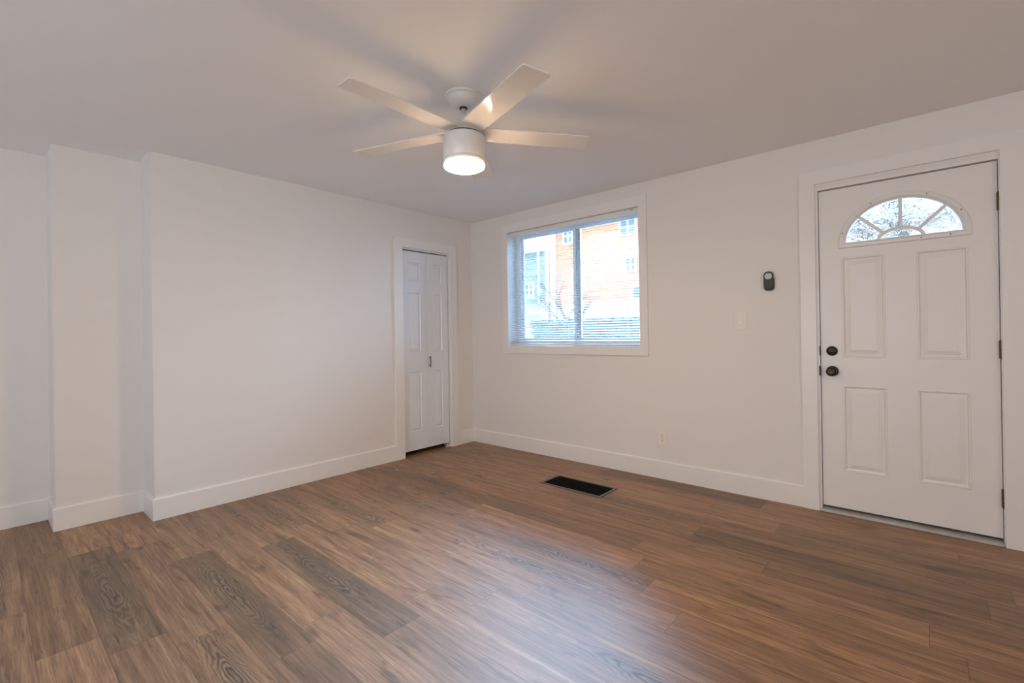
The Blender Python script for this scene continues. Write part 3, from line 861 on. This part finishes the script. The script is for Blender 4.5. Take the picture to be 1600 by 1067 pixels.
for x, z in ((2.946, 1.551), (2.946, 1.536), (2.934, 1.536), (2.958, 1.536), (2.946, 1.521)):
    box(bm, x-0.0035, x+0.0035, -0.0315, -0.0296, z-0.0016, z+0.0016)
pobj('buttons', bm, REMB, rb)

ot = empty('wall_outlet', (2.164, 0, 0.324))
tag(ot, 'almond duplex power outlet low on the window wall', 'power outlet')
pobj('wall_plate', bbox(2.127, 2.200, -0.006, 0, 0.263, 0.386, 0.002, 2), PLATE, ot)
for zc in (0.3445, 0.3040):
    r = pobj('receptacle', rounded(2.1465, 2.1805, zc-0.015, zc+0.015, 0.010, -0.0082, -0.0062, 6, 0.0), PLATE, ot)
    bm = bmesh.new()
    box(bm, 2.1558, 2.1582, -0.0086, -0.0080, zc-0.001, zc+0.009); box(bm, 2.1688, 2.1712, -0.0086, -0.0080, zc, zc+0.008)
    g = bmesh.ops.create_cone(bm, cap_ends=True, segments=12, radius1=0.0028, radius2=0.0028, depth=0.0006)
    bmesh.ops.rotate(bm, verts=g['verts'], cent=(0,0,0), matrix=Matrix.Rotation(PI/2, 3, 'X')); bmesh.ops.translate(bm, verts=g['verts'], vec=(2.1635, -0.0083, zc-0.008))
    pobj('slots', bm, SLOT, r)
bm = bmesh.new(); g = bmesh.ops.create_cone(bm, cap_ends=True, segments=12, radius1=0.003, radius2=0.003, depth=0.001)
bmesh.ops.rotate(bm, verts=g['verts'], cent=(0,0,0), matrix=Matrix.Rotation(PI/2, 3, 'X')); bmesh.ops.translate(bm, verts=g['verts'], vec=(2.1635, -0.0064, 0.3243))
pobj('screw', bm, ALU, ot)

# ---- floor register
vt = empty('floor_register', (1.733, -0.570, 0.0))
tag(vt, 'dark metal floor vent register in front of the window wall', 'floor vent')
VX0, VX1, VY0, VY1 = 1.460, 2.006, -0.697, -0.442
bm = bmesh.new()
loops = []
for ins, z in ((0.0, 0.0008), (0.0, 0.0035), (0.004, 0.006), (0.020, 0.005), (0.022, 0.0022), (0.022, 0.0010)):
    loops.append([bm.verts.new(p) for p in ((VX0+ins, VY0+ins, z), (VX1-ins, VY0+ins, z), (VX1-ins, VY1-ins, z), (VX0+ins, VY1-ins, z))])
for A, B in zip(loops[:-1], loops[1:]):
    for k in range(4): bm.faces.new((A[k], A[(k+1) % 4], B[(k+1) % 4], B[k]))
pobj('register_frame', bm, VFRAME, vt)
bm = bmesh.new()
box(bm, VX0+0.022, VX1-0.022, VY0+0.022, VY1-0.022, 0.0008, 0.0014)  # black sheet in place of the shaded duct opening
x = VX0+0.034
while x < VX1-0.03:
    box(bm, x-0.0018, x+0.0018, VY0+0.022, VY1-0.022, 0.0014, 0.0034); x += 0.014
for yy in (VY0+0.092, VY1-0.092): box(bm, VX0+0.022, VX1-0.022, yy-0.002, yy+0.002, 0.0014, 0.0036)
pobj('grille', bm, DARKV, vt)

# ---- crumbs left on the floor
def chip(name, x, y_, s, m, label):
    random.seed(int(abs(x*100)))
    bm = bmesh.new(); n_ = 7
    A = [bm.verts.new((s*(0.7+0.5*random.random())*math.cos(2*PI*k/n_), 0.7*s*(0.7+0.5*random.random())*math.sin(2*PI*k/n_), 0.0005)) for k in range(n_)]
    B = [bm.verts.new((v.co.x*0.8, v.co.y*0.8, s*0.35)) for v in A]
    bm.faces.new(A[::-1]); bm.faces.new(B)
    for k in range(n_): bm.faces.new((A[k], A[(k+1) % n_], B[(k+1) % n_], B[k]))
    o = obj(name, bm, m); o.location = (x, y_, 0); return tag(o, label, 'debris')
CHIPS = []
chip('paint_chip', 0.275, -1.195, 0.010, TRIM, 'small white paint chip on the floor below the closet door')
chip('wood_crumb', 1.73, -1.80, 0.006, SLOT, 'tiny dark crumb on the floor in the pale window reflection')

# ================================================================== OUTSIDE
bm = bmesh.new(); box(bm, -40, 30, 0.2, 60, -0.35, -0.15)
struct('ground', bm, GRASS, 'pale winter lawn outside the window', 'ground')

bb = empty('brick_building', (-6.2, 14, -0.15))
tag(bb, 'orange brick apartment building across the yard with white windows', 'building')
pobj('wall', bbox(-9.33, -3.0, 14, 20, 2.45, 6.0), BRICK, bb)
pobj('foundation_wall', bbox(-9.36, -2.97, 13.95, 20, -0.15, 2.45), STUCCO, bb)
pobj('corner_board', bbox(-9.33, -9.05, 13.90, 14.1, -0.15, 6.0), WTRIM, bb)
pobj('roof', bbox(-9.6, -2.6, 13.7, 20.3, 6.0, 6.25, 0.05), ROOFM, bb)
def bwin(parent, x0, x1, z0, z1, y, mull=True):
    bm = bmesh.new(); t_ = 0.07
    box(bm, x0-t_, x0, y-0.05, y, z0-t_, z1+t_); box(bm, x1, x1+t_, y-0.05, y, z0-t_, z1+t_)
    box(bm, x0, x1, y-0.05, y, z1, z1+t_); box(bm, x0, x1, y-0.05, y, z0-t_, z0)
    if mull: box(bm, (x0+x1)/2-0.03, (x0+x1)/2+0.03, y-0.04, y, z0, z1); box(bm, x0, x1, y-0.037, y-0.0005, (z0+z1)/2-0.03, (z0+z1)/2+0.03)
    f = pobj('window', bm, WTRIM, parent)
    pobj('pane', bbox(x0, x1, y-0.02, y-0.001, z0, z1), PANE, f)
bwin(bb, -5.72, -5.08, 5.16, 5.72, 14); bwin(bb, -5.50, -5.12, 3.65, 4.15, 14); bwin(bb, -8.55, -8.15, 5.2, 5.85, 14)
bwin(bb, -5.20, -4.75, 2.55, 3.00, 14, False)

gh = empty('grey_house', (-11.2, 13.85, -0.15))
tag(gh, 'blue grey sided house beside the brick building at the left of the window view', 'house')
pobj('wall', bbox(-13.4, -9.345, 13.85, 19, 2.6, 4.98), SIDING, gh)
pobj('foundation_wall', bbox(-13.4, -9.375, 13.82, 19, -0.15, 2.6), STUCCO, gh)
pobj('corner_board', bbox(-9.50, -9.345, 13.80, 13.85, 2.6, 4.98), WTRIM, gh)
pobj('trim_board', bbox(-9.98, -9.88, 13.79, 13.85, 2.6, 4.98), WTRIM, gh)
pobj('roof', bbox(-13.7, -9.62, 13.45, 19.3, 4.98, 5.12), WTRIM, gh)
bwin(gh, -10.75, -10.30, 3.0, 3.5, 13.85)
pobj('canopy', bbox(-10.35, -9.70, 13.2, 13.82, 2.74, 2.86), ROOFM, gh)

# across the street from the door
ph = empty('pale_house', (3.2, 11, -0.15))
tag(ph, 'pale sided house across the street seen through the fanlight', 'house')
PALES = noisy('pale_siding', (0.21,0.145,0.110), (0.17,0.12,0.09), 1.5, 0.9); matte(PALES)
pobj('wall', bbox(-0.8, 6.5, 11, 16, -0.15, 3.75), PALES, ph)
bm = bmesh.new()
v = [bm.verts.new(p) for p in ((-1.2, 10.6, 3.75), (6.9, 10.6, 3.75), (6.9, 16.4, 3.75), (-1.2, 16.4, 3.75), (-1.2, 13.5, 5.6), (6.9, 13.5, 5.6))]
for f in ((3,2,1,0), (0,1,5,4), (2,3,4,5), (1,2,5), (3,0,4)): bm.faces.new([v[i] for i in f])
pobj('roof', bm, ROOFM, ph)
bwin(ph, 2.6, 3.3, 2.4, 3.2, 11); bwin(ph, 4.2, 4.9, 2.4, 3.2, 11)
# porch roof over the entry
pr_ = empty('porch_roof', (3.64, 0.9, 2.45))
tag(pr_, 'boarded porch roof just outside above the entry door', 'porch roof')
pobj('deck', bbox(2.6, 4.7, 0.205, 1.5, 2.50, 2.60), PALES, pr_)
bm = bmesh.new()
for k in range(9): box(bm, 2.6, 4.7, 0.24+0.14*k, 0.35+0.14*k, 2.482, 2.499)
pobj('soffit_boards', bm, PALES, pr_)
for x in (2.68, 4.62): pobj('bracket', bbox(x-0.04, x+0.04, 0.205, 1.4, 2.40, 2.48), PALES, pr_)

# bare trees
def tree(name, x, y_, h, seed, label, spread=0.9, depth=5):
    rnd = random.Random(seed); bm = bmesh.new()
    def grow(p, d, ln, r, lev):
        pts = [p]; q = p.copy(); dd = d.copy()
        for k in range(3):
            dd = (dd + Vector((rnd.uniform(-.18,.18), rnd.uniform(-.18,.18), rnd.uniform(-.05,.12)))).normalized()
            q = q + dd*ln/3; pts.append(q.copy())
        tube(bm, pts, r, 5 if lev > 1 else 8, r*0.62)
        if lev >= depth: return
        for k in range(3 if lev < 3 else 2):
            a = rnd.uniform(0, 2*PI); nd = (dd + Vector((math.cos(a), math.sin(a), rnd.uniform(-0.1,0.5)))*spread*rnd.uniform(0.5,1.0)).normalized()
            grow(pts[rnd.choice((2,3))] if k else pts[3], nd, ln*rnd.uniform(0.6,0.82), r*0.58, lev+1)
    grow(Vector((0,0,0)), Vector((0,0,1)), h*0.33, h*0.016, 0)
    o = obj(name, bm, BARK); o.location = (x, y_, -0.16)
    return tag(o, label, 'tree')
tree('bare_tree', -3.55, 7.0, 3.6, 5, 'slender bare tree in front of the brick building')
tree('bare_tree', 3.5, 6.0, 6.2, 9, 'bare branching tree seen through the door fanlight')

# hedge: clipped box with leaf noise displaced into real lumps
def hedge(name, x0, x1, y0, y1, z1, seed, label):
    rnd = random.Random(seed); bm = bmesh.new(); box(bm, x0+.06, x1-.06, y0+.06, y1-.06, -0.15, z1-0.05)
    for k in range(2600):
        f = rnd.random()
        if f < 0.55: p = Vector((rnd.uniform(x0, x1), y0+rnd.uniform(0,.08), rnd.uniform(0.5, z1)))
        else: p = Vector((rnd.uniform(x0, x1), rnd.uniform(y0, y1), z1-rnd.uniform(0,.1)))
        a = Vector((rnd.uniform(-1,1), rnd.uniform(-1,1), rnd.uniform(-1,1))).normalized(); b_ = a.orthogonal().normalized(); s = rnd.uniform(.025,.05)
        vs = [bm.verts.new(p+a*s), bm.verts.new(p+b_*s*.5), bm.verts.new(p-a*s), bm.verts.new(p-b_*s*.5)]
        bm.faces.new(vs)
    o = obj(name, bm, HEDGE); return tag(o, label, 'hedge')
hedge('hedge', -3.3, 0.4, 5.0, 5.7, 1.46, 3, 'clipped grey green hedge across the lower window view')
# driveway wall left of the hedge
tag(obj('garden_wall', bbox(-6.5, -3.34, 5.2, 5.45, -0.15, 1.25, 0.02), CONC), 'low pale concrete garden wall beside the hedge', 'wall')
